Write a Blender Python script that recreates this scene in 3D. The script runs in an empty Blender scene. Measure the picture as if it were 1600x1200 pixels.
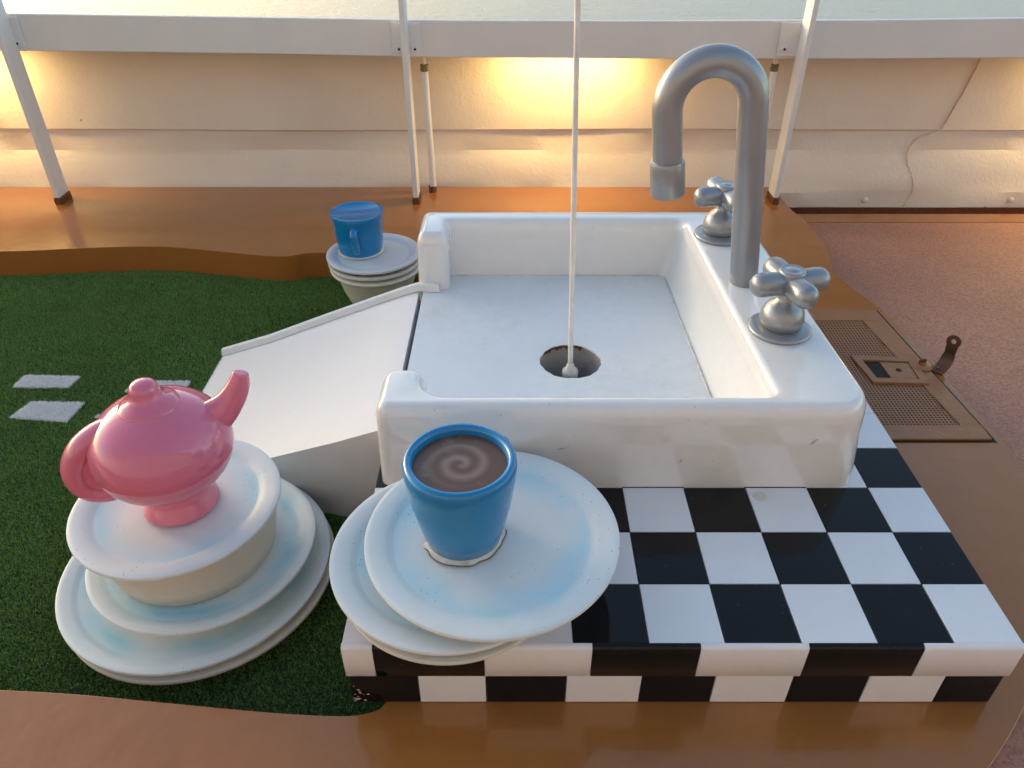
import bpy, bmesh, math, random
import numpy as np
from mathutils import Vector, Matrix
R = math.radians
rnd = random.Random(7)
sc = bpy.context.scene
COL = sc.collection

# ------------------------------------------------------------------ camera, sky, sun, exposure
cam_d = bpy.data.cameras.new('camera'); cam = bpy.data.objects.new('camera', cam_d); COL.objects.link(cam)
cam_d.sensor_width = 36.0; cam_d.lens = 36.0 * 1181 / 1600
cam_d.clip_start = 0.05; cam_d.clip_end = 20000
cam.location = (0, 0, 1.46)
cam.rotation_euler = (R(90) - math.atan(0.703), 0, 0)
sc.camera = cam

SUN_EL, SUN_ROT = 10.0, -52.0          # low sun beyond the bulwark, a little to the left
w = bpy.data.worlds.new('World'); sc.world = w; w.use_nodes = True
nt = w.node_tree; bg = nt.nodes['Background']
sky = nt.nodes.new('ShaderNodeTexSky'); sky.sky_type = 'NISHITA'; sky.sun_disc = False
sky.sun_elevation = R(SUN_EL); sky.sun_rotation = R(SUN_ROT)
sky.air_density = 1.0; sky.dust_density = 1.5; sky.ozone_density = 0.8
nt.links.new(sky.outputs[0], bg.inputs[0]); bg.inputs[1].default_value = 0.15
sl = bpy.data.lights.new('sun', 'SUN'); sl.energy = 0.22; sl.angle = R(14); sl.color = (1.0, 0.86, 0.68)
so = bpy.data.objects.new('sun', sl); COL.objects.link(so)
# lamp direction: sky rotation 0 is +Y, positive turns towards +X
a = R(SUN_ROT); e = R(SUN_EL)
to_sun = Vector((math.sin(a) * math.cos(e), math.cos(a) * math.cos(e), math.sin(e)))
so.rotation_euler = to_sun.to_track_quat('Z', 'Y').to_euler()
so.location = to_sun * 50
vs = sc.view_settings; vs.view_transform = 'Standard'; vs.look = 'None'; vs.gamma = 1.0; vs.exposure = 1.55
try: vs.use_curve_mapping = False
except Exception: pass
sc.cycles.max_bounces = 10; sc.cycles.diffuse_bounces = 5; sc.cycles.glossy_bounces = 5
sc.cycles.sample_clamp_indirect = 6.0; sc.cycles.use_denoising = True

# ------------------------------------------------------------------ material helpers
def N(nt, t, **kw):
    n = nt.nodes.new(t)
    for k, v in kw.items(): setattr(n, k, v)
    return n
def mat(name):
    m = bpy.data.materials.new(name); m.use_nodes = True
    return m, m.node_tree, m.node_tree.nodes['Principled BSDF']
def noise(nt, scale, detail=4, rough=0.55, co='Object', dist=0.0, vec=None):
    n = N(nt, 'ShaderNodeTexNoise'); n.inputs['Scale'].default_value = scale
    n.inputs['Detail'].default_value = detail; n.inputs['Roughness'].default_value = rough
    n.inputs['Distortion'].default_value = dist
    if vec is None:
        tc = N(nt, 'ShaderNodeTexCoord'); vec = tc.outputs[co]
    nt.links.new(vec, n.inputs['Vector'])
    return n
def ramp(nt, src, stops):
    r = N(nt, 'ShaderNodeValToRGB'); el = r.color_ramp.elements
    while len(el) < len(stops): el.new(0.5)
    for i, (p, c) in enumerate(stops):
        el[i].position = p; el[i].color = (*c, 1) if len(c) == 3 else c
    nt.links.new(src, r.inputs[0])
    return r
def bump(nt, bsdf, src, strength, dist, prev=None):
    b = N(nt, 'ShaderNodeBump'); b.inputs['Strength'].default_value = strength; b.inputs['Distance'].default_value = dist
    nt.links.new(src, b.inputs['Height'])
    if prev: nt.links.new(prev.outputs[0], b.inputs['Normal'])
    nt.links.new(b.outputs[0], bsdf.inputs['Normal'])
    return b
def mix(nt, fac, a, b):
    m = N(nt, 'ShaderNodeMix', data_type='RGBA')
    for sock, v in ((m.inputs[0], fac), (m.inputs[6], a), (m.inputs[7], b)):
        if hasattr(v, 'links'): nt.links.new(v, sock)
        elif isinstance(v, (int, float)): sock.default_value = v
        else: sock.default_value = (*v, 1)
    return m.outputs[2]
def mul(c, k): return tuple(min(1, x * k) for x in c)

def paint(name, col, rough=0.3, vary=0.06, vscale=3.0, bumps=((6, 0.15, 0.004),), dirt=0.0, dirtcol=(0.12, 0.09, 0.06),
          metallic=0.0, coat=0.0, rvar=0.08, specks=0.0):
    m, nt, b = mat(name)
    n = noise(nt, vscale, 6)
    c = ramp(nt, n.outputs[0], [(0.3, mul(col, 1 - vary)), (0.7, mul(col, 1 + vary))]).outputs[0]
    if dirt:
        d = noise(nt, 1.7, 8, 0.7); f = noise(nt, 23, 5, 0.7)
        mm = N(nt, 'ShaderNodeMath', operation='MULTIPLY'); nt.links.new(d.outputs[0], mm.inputs[0]); nt.links.new(f.outputs[0], mm.inputs[1])
        dr = ramp(nt, mm.outputs[0], [(0.24, (0, 0, 0)), (0.48, (dirt,) * 3)])
        c = mix(nt, dr.outputs[0], c, dirtcol)
    if specks:
        v = N(nt, 'ShaderNodeTexVoronoi'); v.inputs['Scale'].default_value = 42; tc = N(nt, 'ShaderNodeTexCoord'); nt.links.new(tc.outputs['Object'], v.inputs['Vector'])
        gate = noise(nt, 9, 2)
        g = ramp(nt, gate.outputs[0], [(0.56, (0, 0, 0)), (0.60, (1, 1, 1))])
        s = ramp(nt, v.outputs['Distance'], [(0.07, (1, 1, 1)), (0.10, (0, 0, 0))])
        mm = N(nt, 'ShaderNodeMath', operation='MULTIPLY'); nt.links.new(g.outputs[0], mm.inputs[0]); nt.links.new(s.outputs[0], mm.inputs[1])
        m2 = N(nt, 'ShaderNodeMath', operation='MULTIPLY'); nt.links.new(mm.outputs[0], m2.inputs[0]); m2.inputs[1].default_value = specks
        c = mix(nt, m2.outputs[0], c, mul(dirtcol, 0.6))
    nt.links.new(c, b.inputs['Base Color'])
    rn = noise(nt, 5, 5)
    rr = N(nt, 'ShaderNodeMapRange'); rr.inputs[3].default_value = max(0.03, rough - rvar); rr.inputs[4].default_value = rough + rvar
    nt.links.new(rn.outputs[0], rr.inputs[0]); nt.links.new(rr.outputs[0], b.inputs['Roughness'])
    b.inputs['Metallic'].default_value = metallic
    b.inputs['Coat Weight'].default_value = coat; b.inputs['Coat Roughness'].default_value = 0.04
    prev = None
    for (s, st, d) in bumps:
        nn = noise(nt, s, 4, 0.5); prev = bump(nt, b, nn.outputs[0], st, d, prev)
    return m

M = {}
M['white_gloss'] = paint('white_gloss_paint', (0.77, 0.765, 0.75), 0.07, 0.02, 3, ((4, 0.3, 0.006), (40, 0.06, 0.001)), 0.10, (0.45, 0.38, 0.28), specks=0.5, rvar=0.03, coat=0.9)
M['white_sat'] = paint('white_satin_paint', (0.74, 0.76, 0.77), 0.36, 0.035, 5, ((7, 0.2, 0.004), (60, 0.1, 0.001)), 0.28, (0.48, 0.45, 0.39), specks=0.45)
M['ramp_white'] = paint('ramp_white_paint', (0.74, 0.74, 0.75), 0.45, 0.02, 4, ((5, 0.15, 0.004), (50, 0.06, 0.001)), 0.06, (0.4, 0.37, 0.32), specks=0.4)
M['rail'] = paint('rail_white_paint', (0.72, 0.71, 0.69), 0.5, 0.03, 4, ((30, 0.15, 0.002),), 0.06, (0.4, 0.3, 0.2))
M['kerb'] = paint('brown_deck_paint', (0.34, 0.128, 0.030), 0.17, 0.05, 2.5, ((3.0, 0.45, 0.02), (9, 0.3, 0.005), (45, 0.10, 0.0018)), 0.10, (0.12, 0.05, 0.02), rvar=0.05, coat=0.35)
M['hatch'] = paint('brown_hatch_paint', (0.32, 0.135, 0.05), 0.32, 0.1, 6, ((14, 0.5, 0.006), (70, 0.5, 0.003)), 0.3, (0.12, 0.06, 0.03))
M['rust'] = paint('brown_foot_paint', (0.13, 0.045, 0.015), 0.5, 0.3, 30, ((40, 0.5, 0.004),))
M['tile_white'] = paint('white_tile_paint', (0.75, 0.75, 0.77), 0.16, 0.02, 5, ((9, 0.15, 0.003), (60, 0.07, 0.001)), 0.10, (0.5, 0.42, 0.4), rvar=0.05, specks=0.3, coat=0.3)
M['tile_black'] = paint('black_tile_paint', (0.006, 0.006, 0.007), 0.07, 0.1, 5, ((9, 0.15, 0.003), (70, 0.08, 0.001)), 0.02, (0.25, 0.25, 0.25), rvar=0.04, specks=0.25)
M['tile_black'].node_tree.nodes['Principled BSDF'].inputs['Specular IOR Level'].default_value = 0.27
M['joint'] = paint('joint_grey', (0.35, 0.34, 0.33), 0.6)
M['silver'] = paint('silver_paint', (0.30, 0.315, 0.34), 0.34, 0.05, 7, ((12, 0.12, 0.002), (120, 0.15, 0.0006)), 0.06, (0.3, 0.3, 0.3), metallic=0.55, coat=0.3)
M['pink'] = paint('pink_gloss_paint', (0.67, 0.17, 0.265), 0.10, 0.06, 4, ((6, 0.5, 0.008), (30, 0.12, 0.0015)), 0.12, (0.40, 0.08, 0.10), coat=0.35, rvar=0.04, specks=0.35)
M['blue'] = paint('blue_gloss_paint', (0.003, 0.19, 0.44), 0.24, 0.07, 5, ((9, 0.15, 0.003),), 0.06, (0.02, 0.10, 0.2), coat=0.35)
M['chip'] = paint('bare_chip', (0.62, 0.60, 0.55), 0.6, 0.2, 30, ((40, 0.3, 0.003),), 0.5, (0.1, 0.07, 0.05))
M['shade_bolt_black'] = paint('shade_and_bolt_black', (0.012, 0.010, 0.008), 0.8)  # near-black stands in for shade in holes, gaps and recesses; dark bolts too
M['cup_grime'] = paint('drain_cup_grey', (0.42, 0.40, 0.38), 0.55, 0.12, 12, ((25, 0.3, 0.003),), 0.5, (0.15, 0.1, 0.08))
M['pole'] = paint('pole_white', (0.72, 0.70, 0.67), 0.4, 0.10, 12, ((30, 0.2, 0.001),), 0.35, (0.3, 0.26, 0.2))
M['brass'] = paint('tarnished_brass', (0.20, 0.15, 0.08), 0.4, 0.3, 40, metallic=0.7)
M['hasp'] = paint('hasp_brown', (0.11, 0.05, 0.025), 0.45, 0.3, 20, ((30, 0.4, 0.002),), 0.4, (0.25, 0.10, 0.03))
M['weld'] = paint('weld_bead', (0.64, 0.47, 0.33), 0.5, 0.2, 20)

def mk_wall():
    m, nt, b = mat('crinkled_cream_paint')
    n = noise(nt, 2.5, 6)
    c = ramp(nt, n.outputs[0], [(0.3, (0.69, 0.60, 0.51)), (0.7, (0.74, 0.65, 0.56))]).outputs[0]
    s = noise(nt, 14, 2); sr = ramp(nt, s.outputs[0], [(0.77, (0, 0, 0)), (0.80, (0.8, 0.8, 0.8))])
    c = mix(nt, sr.outputs[0], c, (0.2, 0.09, 0.03))
    nt.links.new(c, b.inputs['Base Color']); b.inputs['Roughness'].default_value = 0.42
    tc = N(nt, 'ShaderNodeTexCoord')
    w1 = noise(nt, 22, 5, 0.6, dist=1.5); w2 = noise(nt, 70, 3, 0.6, dist=2.0); w3 = noise(nt, 3, 2)
    p = bump(nt, b, w3.outputs[0], 0.2, 0.03); p = bump(nt, b, w1.outputs[0], 0.4, 0.006, p); bump(nt, b, w2.outputs[0], 0.5, 0.003, p)
    return m
M['wall'] = mk_wall()

def mk_deck():
    m, nt, b = mat('red_deck_coating')
    n = noise(nt, 1.8, 5); n2 = noise(nt, 95, 3, 0.7)
    c1 = ramp(nt, n.outputs[0], [(0.35, (0.43, 0.205, 0.14)), (0.65, (0.50, 0.245, 0.165))]).outputs[0]
    d = ramp(nt, n2.outputs[0], [(0.40, (1, 1, 1)), (0.58, (0, 0, 0))]).outputs[0]
    mm = N(nt, 'ShaderNodeMath', operation='MULTIPLY'); nt.links.new(d, mm.inputs[0]); mm.inputs[1].default_value = 0.55
    c = mix(nt, mm.outputs[0], c1, (0.20, 0.095, 0.075))
    nt.links.new(c, b.inputs['Base Color']); b.inputs['Roughness'].default_value = 0.6
    bump(nt, b, n2.outputs[0], 0.5, 0.003)
    return m
M['deck'] = mk_deck()

def mk_plate(name, hue, base=(0.72, 0.74, 0.73), r0=0.35, r1=0.72, r2=0.86):
    # white plate with an airbrushed pale blue ring round its well (a painted ring, in the plate's own polar coordinates)
    m, nt, b = mat(name)
    tc = N(nt, 'ShaderNodeTexCoord'); sp = N(nt, 'ShaderNodeSeparateXYZ'); nt.links.new(tc.outputs['Generated'], sp.inputs[0])
    cb = N(nt, 'ShaderNodeVectorMath', operation='SUBTRACT'); nt.links.new(tc.outputs['Generated'], cb.inputs[0]); cb.inputs[1].default_value = (0.5, 0.5, 0)
    fl = N(nt, 'ShaderNodeVectorMath', operation='MULTIPLY'); nt.links.new(cb.outputs[0], fl.inputs[0]); fl.inputs[1].default_value = (2, 2, 0)
    ln = N(nt, 'ShaderNodeVectorMath', operation='LENGTH'); nt.links.new(fl.outputs[0], ln.inputs[0])
    wob = noise(nt, 7, 3); ad = N(nt, 'ShaderNodeMath', operation='MULTIPLY_ADD'); nt.links.new(wob.outputs[0], ad.inputs[0]); ad.inputs[1].default_value = 0.16; nt.links.new(ln.outputs['Value'], ad.inputs[2])
    ring = ramp(nt, ad.outputs[0], [(r0 + .22, (0, 0, 0)), (r1 + .10, (0.95,) * 3), (r2 + .06, (0.30,) * 3), (1.05, (0.10,) * 3)])
    pat = noise(nt, 4.5, 3); pr = ramp(nt, pat.outputs[0], [(0.36, (0.25,) * 3), (0.60, (1,) * 3)])
    mm = N(nt, 'ShaderNodeMath', operation='MULTIPLY'); nt.links.new(ring.outputs[0], mm.inputs[0]); nt.links.new(pr.outputs[0], mm.inputs[1])
    so_ = N(nt, 'ShaderNodeSeparateXYZ'); nt.links.new(tc.outputs['Object'], so_.inputs[0])
    gm = N(nt, 'ShaderNodeMath', operation='GREATER_THAN'); nt.links.new(so_.outputs['Z'], gm.inputs[0]); gm.inputs[1].default_value = -0.0128
    m2 = N(nt, 'ShaderNodeMath', operation='MULTIPLY'); nt.links.new(mm.outputs[0], m2.inputs[0]); nt.links.new(gm.outputs[0], m2.inputs[1])
    n = noise(nt, 6, 6); c0 = ramp(nt, n.outputs[0], [(0.3, mul(base, 0.96)), (0.7, mul(base, 1.03))]).outputs[0]
    c = mix(nt, m2.outputs[0], c0, hue)
    v = N(nt, 'ShaderNodeTexVoronoi'); v.inputs['Scale'].default_value = 75; nt.links.new(tc.outputs['Object'], v.inputs['Vector'])
    gate = noise(nt, 6, 3); g = ramp(nt, gate.outputs[0], [(0.50, (0, 0, 0)), (0.58, (0.8,) * 3)])
    s = ramp(nt, v.outputs['Distance'], [(0.08, (1, 1, 1)), (0.12, (0, 0, 0))])
    m3 = N(nt, 'ShaderNodeMath', operation='MULTIPLY'); nt.links.new(g.outputs[0], m3.inputs[0]); nt.links.new(s.outputs[0], m3.inputs[1])
    c = mix(nt, m3.outputs[0], c, (0.12, 0.13, 0.10))
    dn = noise(nt, 2.6, 8, 0.7); dr = ramp(nt, dn.outputs[0], [(0.55, (0, 0, 0)), (0.8, (0.35,) * 3)])
    c = mix(nt, dr.outputs[0], c, (0.42, 0.38, 0.28))
    nt.links.new(c, b.inputs['Base Color'])
    b.inputs['Roughness'].default_value = 0.42
    bn = noise(nt, 12, 4); p = bump(nt, b, bn.outputs[0], 0.2, 0.004); bf = noise(nt, 130, 2); bump(nt, b, bf.outputs[0], 0.12, 0.0008, p)
    return m
M['plate_a'] = mk_plate('pale_blue_ringed_plate', (0.40, 0.66, 0.77))
M['plate_b'] = mk_plate('strong_blue_ringed_plate', (0.26, 0.56, 0.68), r0=0.50, r1=0.76, r2=0.93)
M['plate_c'] = mk_plate('faint_blue_ringed_plate', (0.42, 0.50, 0.66), base=(0.66, 0.67, 0.68), r0=0.6, r1=0.74, r2=0.84)
M['bowl'] = paint('cream_bowl_paint', (0.64, 0.62, 0.54), 0.45, 0.05, 5, ((9, 0.25, 0.004), (90, 0.12, 0.001)), 0.2, (0.4, 0.36, 0.26), specks=0.4)

def mk_coffee():
    m, nt, b = mat('coffee_with_cream_spiral')
    tc = N(nt, 'ShaderNodeTexCoord'); sp = N(nt, 'ShaderNodeSeparateXYZ'); nt.links.new(tc.outputs['Object'], sp.inputs[0])
    def m_(op, a, b_=None, c_=None):
        n = N(nt, 'ShaderNodeMath', operation=op)
        for i, v in enumerate((a, b_, c_)):
            if v is None: continue
            if hasattr(v, 'links'): nt.links.new(v, n.inputs[i])
            else: n.inputs[i].default_value = v
        return n.outputs[0]
    x, y = sp.outputs[0], sp.outputs[1]
    nz = noise(nt, 30, 2); 
    r = m_('SQRT', m_('ADD', m_('MULTIPLY', x, x), m_('MULTIPLY', y, y)))
    r = m_('MULTIPLY_ADD', nz.outputs[0], 0.006, r)
    th = m_('ARCTAN2', y, x)
    ph = m_('SUBTRACT', m_('DIVIDE', r, 0.036), m_('DIVIDE', th, 2 * math.pi))
    ph = m_('ADD', ph, 0.15)
    d = m_('ABSOLUTE', m_('SUBTRACT', m_('FRACT', ph), 0.5))
    band = ramp(nt, d, [(0.02, (1, 1, 1)), (0.40, (0, 0, 0))]).outputs[0]
    lim = ramp(nt, m_('DIVIDE', r, 0.1), [(0.05, (0.5,) * 3), (0.15, (1, 1, 1)), (0.56, (0.8,) * 3), (0.72, (0, 0, 0))]).outputs[0]
    f = m_('MULTIPLY', m_('MULTIPLY', band, lim), 0.55)
    bl = noise(nt, 22, 3); fb = ramp(nt, bl.outputs[0], [(0.58, (0, 0, 0)), (0.75, (0.4,) * 3)]).outputs[0]
    f2 = m_('MAXIMUM', f, fb)
    c = mix(nt, f2, (0.115, 0.055, 0.035), (0.36, 0.25, 0.19))
    nt.links.new(c, b.inputs['Base Color']); b.inputs['Roughness'].default_value = 0.32
    n2 = noise(nt, 25, 3); bump(nt, b, n2.outputs[0], 0.15, 0.002)
    return m
M['coffee'] = mk_coffee()

def mk_turf(name, c0, c1):
    m, nt, b = mat(name)
    at = N(nt, 'ShaderNodeAttribute'); at.attribute_name = 'rnd'
    n = noise(nt, 3.5, 4)
    k = N(nt, 'ShaderNodeMath', operation='MULTIPLY_ADD'); nt.links.new(n.outputs[0], k.inputs[0]); k.inputs[1].default_value = 0.5; 
    h = N(nt, 'ShaderNodeMath', operation='MULTIPLY'); nt.links.new(at.outputs['Fac'], h.inputs[0]); h.inputs[1].default_value = 0.55
    nt.links.new(h.outputs[0], k.inputs[2])
    c = ramp(nt, k.outputs[0], [(0.15, c0), (0.85, c1)])
    nt.links.new(c.outputs[0], b.inputs['Base Color']); b.inputs['Roughness'].default_value = 0.55
    b.inputs['Specular IOR Level'].default_value = 0.3
    return m
M['turf'] = mk_turf('green_turf_blades', (0.088, 0.178, 0.038), (0.215, 0.38, 0.088))
M['turf_white'] = mk_turf('white_turf_blades', (0.80, 0.80, 0.80), (0.92, 0.92, 0.92))
M['turf_base'] = paint('turf_backing', (0.025, 0.045, 0.013), 0.9, 0.3, 40)

def mk_sea():
    m, nt, b = mat('rippled_sea')
    b.inputs['Base Color'].default_value = (0.46, 0.53, 0.58, 1); b.inputs['Roughness'].default_value = 0.16; b.inputs['Specular IOR Level'].default_value = 0.35; b.inputs['IOR'].default_value = 1.33
    tc = N(nt, 'ShaderNodeTexCoord'); mp = N(nt, 'ShaderNodeMapping'); mp.inputs['Scale'].default_value = (0.6, 1.0, 1)
    nt.links.new(tc.outputs['Object'], mp.inputs[0])
    a_ = noise(nt, 2.2, 5, 0.65, vec=mp.outputs[0]); c_ = noise(nt, 0.3, 3, 0.5, vec=mp.outputs[0])
    p = bump(nt, b, c_.outputs[0], 0.6, 0.9); bump(nt, b, a_.outputs[0], 1.0, 0.7, p)
    return m
M['sea'] = mk_sea()
def mk_glow():
    m, nt, b = mat('lit_lamp_diffuser')
    b.inputs['Base Color'].default_value = (0.8, 0.7, 0.5, 1); b.inputs['Emission Color'].default_value = (1.0, 0.70, 0.28, 1); b.inputs['Emission Strength'].default_value = 6
    return m
M['glow'] = mk_glow()
M['boat'] = paint('dark_boat', (0.05, 0.05, 0.06), 0.5)

# ------------------------------------------------------------------ object helpers
def link(name, me, m, parent=None, angle=38, smooth=True):
    if m is not None and len(me.materials) == 0: me.materials.append(m)
    o = bpy.data.objects.new(name, me); COL.objects.link(o)
    if parent is not None: o.parent = parent
    if smooth:
        me.shade_smooth()
        if angle: me.set_sharp_from_angle(angle=R(angle))
    return o
def obj(name, bm, m, parent=None, angle=38, bevel=0, seg=3, blim=35, recalc=True):
    if recalc: bmesh.ops.recalc_face_normals(bm, faces=bm.faces[:])
    me = bpy.data.meshes.new(name); bm.to_mesh(me); bm.free()
    o = link(name, me, m, parent, None if bevel else angle)
    if bevel:
        b = o.modifiers.new('bevel', 'BEVEL'); b.width = bevel; b.segments = seg; b.limit_method = 'ANGLE'; b.angle_limit = R(blim); b.harden_normals = True
    return o
def tag(o, label=None, cat=None, group=None, kind=None):
    for k, v in (('label', label), ('category', cat), ('group', group), ('kind', kind)):
        if v: o[k] = v
    return o
def empty(name, loc, label, cat, group=None, rz=0):
    o = bpy.data.objects.new(name, None); COL.objects.link(o); o.location = loc; o.rotation_euler = (0, 0, rz); o.empty_display_size = 0.05
    return tag(o, label, cat, group)
def add_box(bm, x0, x1, y0, y1, z0, z1):
    v = [bm.verts.new(p) for p in ((x0, y0, z0), (x1, y0, z0), (x1, y1, z0), (x0, y1, z0), (x0, y0, z1), (x1, y0, z1), (x1, y1, z1), (x0, y1, z1))]
    for f in ((0, 3, 2, 1), (4, 5, 6, 7), (0, 1, 5, 4), (1, 2, 6, 5), (2, 3, 7, 6), (3, 0, 4, 7)): bm.faces.new([v[i] for i in f])
def add_lathe(bm, prof, n=64, c=(0, 0, 0), axis=None, wob=0.0):
    # prof: (radius, height) pairs; axis: optional 3x3 frame (columns)
    rings = []
    for (r, h) in prof:
        if r < 1e-5: rings.append([bm.verts.new(P3(0, 0, h, c, axis))])
        else: rings.append([bm.verts.new(P3(r * math.cos(2 * math.pi * i / n), r * math.sin(2 * math.pi * i / n), h, c, axis)) for i in range(n)])
    for a_, b_ in zip(rings, rings[1:]):
        for i in range(n):
            j = (i + 1) % n
            if len(a_) == 1 and len(b_) == 1: continue
            if len(a_) == 1: bm.faces.new((a_[0], b_[i], b_[j]))
            elif len(b_) == 1: bm.faces.new((a_[i], a_[j], b_[0]))
            else: bm.faces.new((a_[i], a_[j], b_[j], b_[i]))
def P3(x, y, z, c, axis):
    v = Vector((x, y, z))
    if axis is not None: v = axis @ v
    return v + Vector(c)
def frame(d):
    return Vector(d).normalized().to_track_quat('Z', 'Y').to_matrix()
def add_sweep(bm, pts, rad, n=24, flat=1.0, cap=True):
    pts = [Vector(p) for p in pts]
    if not hasattr(rad, '__len__'): rad = [rad] * len(pts)
    T = []
    for i in range(len(pts)):
        T.append((pts[min(i + 1, len(pts) - 1)] - pts[max(i - 1, 0)]).normalized())
    u = T[0].orthogonal().normalized()
    if abs(T[0].y) < 0.9: u = (Vector((0, 1, 0)) - T[0] * T[0].y).normalized()
    rings = []
    for i, p in enumerate(pts):
        u = (u - T[i] * u.dot(T[i])).normalized(); v = T[i].cross(u)
        rings.append([bm.verts.new(p + (u * math.cos(2 * math.pi * k / n) * flat + v * math.sin(2 * math.pi * k / n)) * rad[i]) for k in range(n)])
    for a_, b_ in zip(rings, rings[1:]):
        for k in range(n): bm.faces.new((a_[k], a_[(k + 1) % n], b_[(k + 1) % n], b_[k]))
    if cap: bm.faces.new(rings[0][::-1]); bm.faces.new(rings[-1])
def catmull(pts, n=6, closed=False):
    P = [np.array(p, float) for p in pts]; out = []; L = len(P)
    for i in range(L if closed else L - 1):
        p0 = P[(i - 1) % L] if closed or i > 0 else P[0]; p1 = P[i]; p2 = P[(i + 1) % L]; p3 = P[(i + 2) % L] if closed or i + 2 < L else P[-1]
        for k in range(n):
            t = k / n
            out.append(0.5 * ((2 * p1) + (-p0 + p2) * t + (2 * p0 - 5 * p1 + 4 * p2 - p3) * t * t + (-p0 + 3 * p1 - 3 * p2 + p3) * t ** 3))
    if not closed: out.append(P[-1])
    return out
def round_poly(pts, radii, seg=6):
    out = []; n = len(pts)
    for i in range(n):
        p = Vector(pts[i]); a_ = (Vector(pts[i - 1]) - p); b_ = (Vector(pts[(i + 1) % n]) - p); r = radii[i]
        if r <= 0: out.append((p.x, p.y)); continue
        a_.normalize(); b_.normalize(); ang = a_.angle(b_)
        d = r / math.tan(ang / 2); c = p + (a_ + b_).normalized() * (r / math.sin(ang / 2))
        s = p + a_ * d - c; e_ = p + b_ * d - c; tot = s.angle_signed(e_)
        for k in range(seg + 1):
            t = -tot * k / seg; cs, sn = math.cos(t), math.sin(t)
            out.append((c.x + s.x * cs - s.y * sn, c.y + s.x * sn + s.y * cs))
    return out
def add_prism(bm, loop0, loop1):
    a_ = [bm.verts.new(p) for p in loop0]; b_ = [bm.verts.new(p) for p in loop1]; n = len(a_)
    bm.faces.new(a_[::-1]); bm.faces.new(b_)
    for i in range(n): bm.faces.new((a_[i], a_[(i + 1) % n], b_[(i + 1) % n], b_[i]))

# ------------------------------------------------------------------ setting: sea, deck, kerb platform, turf
bm = bmesh.new()
S = 9000
for x0, x1, y0, y1 in ((-S, S, -S, S),):
    bm.faces.new([bm.verts.new(p) for p in ((x0, y0, -18), (x1, y0, -18), (x1, y1, -18), (x0, y1, -18))])
tag(obj('sea', bm, M['sea']), kind='structure')
bm = bmesh.new(); add_box(bm, -9, 9, -8, 3.845, -0.6, -0.130); add_box(bm, -9, 9, 3.846, 4.118, -0.6, -0.30); add_box(bm, -9, 9, 4.05, 4.118, -0.299, -0.127)
tag(obj('deck', bm, M['deck']), kind='structure')
bm = bmesh.new(); add_box(bm, 1.2, 9, 3.735, 3.843, -0.1302, -0.1265)
tag(obj('deck_margin', bm, M['kerb']), kind='structure')
# wall added behind the camera, out of frame, to bounce warm light on front faces
dh = bpy.data.meshes.new('x'); bpy.data.meshes.remove(dh)
bm = bmesh.new(); add_box(bm, -16, 14, -6.4, -4.2, -0.13, 5.2); add_box(bm, -16, 14, -6.5, -3.9, 5.2, 5.35); add_box(bm, -16, 14, -4.197, -4.12, -0.128, 0.02)
dh = tag(obj('added_bounce_wall', bm, paint('bounce_wall_cream', (0.50, 0.46, 0.43), 0.4)), 'added long cream wall, unseen behind the camera, bouncing warm light onto the front faces', 'added_bounce_wall')


outer_right = [(1.40, 3.905), (1.40, 3.60), (1.425, 3.45), (1.412, 3.13), (1.372, 2.936), (1.40, 2.76), (1.442, 2.60), (1.464, 2.30), (1.478, 1.986), (1.492, 1.773), (1.470, 1.63),
               (1.39, 1.35), (1.25, 1.09), (1.06, 0.889), (0.93, 0.775), (0.80, 0.68), (0.45, 0.58), (-0.3, 0.54), (-1.5, 0.55), (-3.3, 0.60)]
inner = [(-3.3, 1.0), (-1.9, 0.965), (-1.09, 0.94), (-0.741, 0.918), (-0.40, 0.888), (-0.30, 0.89), (-0.262, 0.915), (-0.25, 0.98), (-0.25, 1.4), (-0.25, 2.9), (-0.30, 3.02), (-0.6, 3.07),
         (-0.885, 3.094), (-0.985, 3.062), (-1.10, 3.07), (-1.35, 3.125), (-1.595, 3.161), (-1.95, 3.14), (-2.295, 3.114), (-3.3, 3.10), ]
loop = [tuple(p) for p in catmull(outer_right, 6)] + [tuple(p) for p in catmull(inner, 6)] + [(-3.3, 3.905)]
loop = [(x + 0.004 * math.sin(7 * y + 3 * x), y + 0.004 * math.sin(6 * x + 2 * y)) if 0.6 < y < 3.88 else (x, y) for x, y in loop]
bm = bmesh.new(); add_prism(bm, [(x, y, -0.128) for x, y in loop], [(x, y, 0.0) for x, y in loop])
kerb = obj('kerb', bm, M['kerb'], bevel=0.022, seg=4, blim=60)
tag(kerb, kind='structure')

bm = bmesh.new(); add_box(bm, -3.3, -0.2, 0.6, 3.12, -0.127, -0.1245)
turf = tag(obj('artificial_turf', bm, M['turf_base']), kind='structure')

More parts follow.
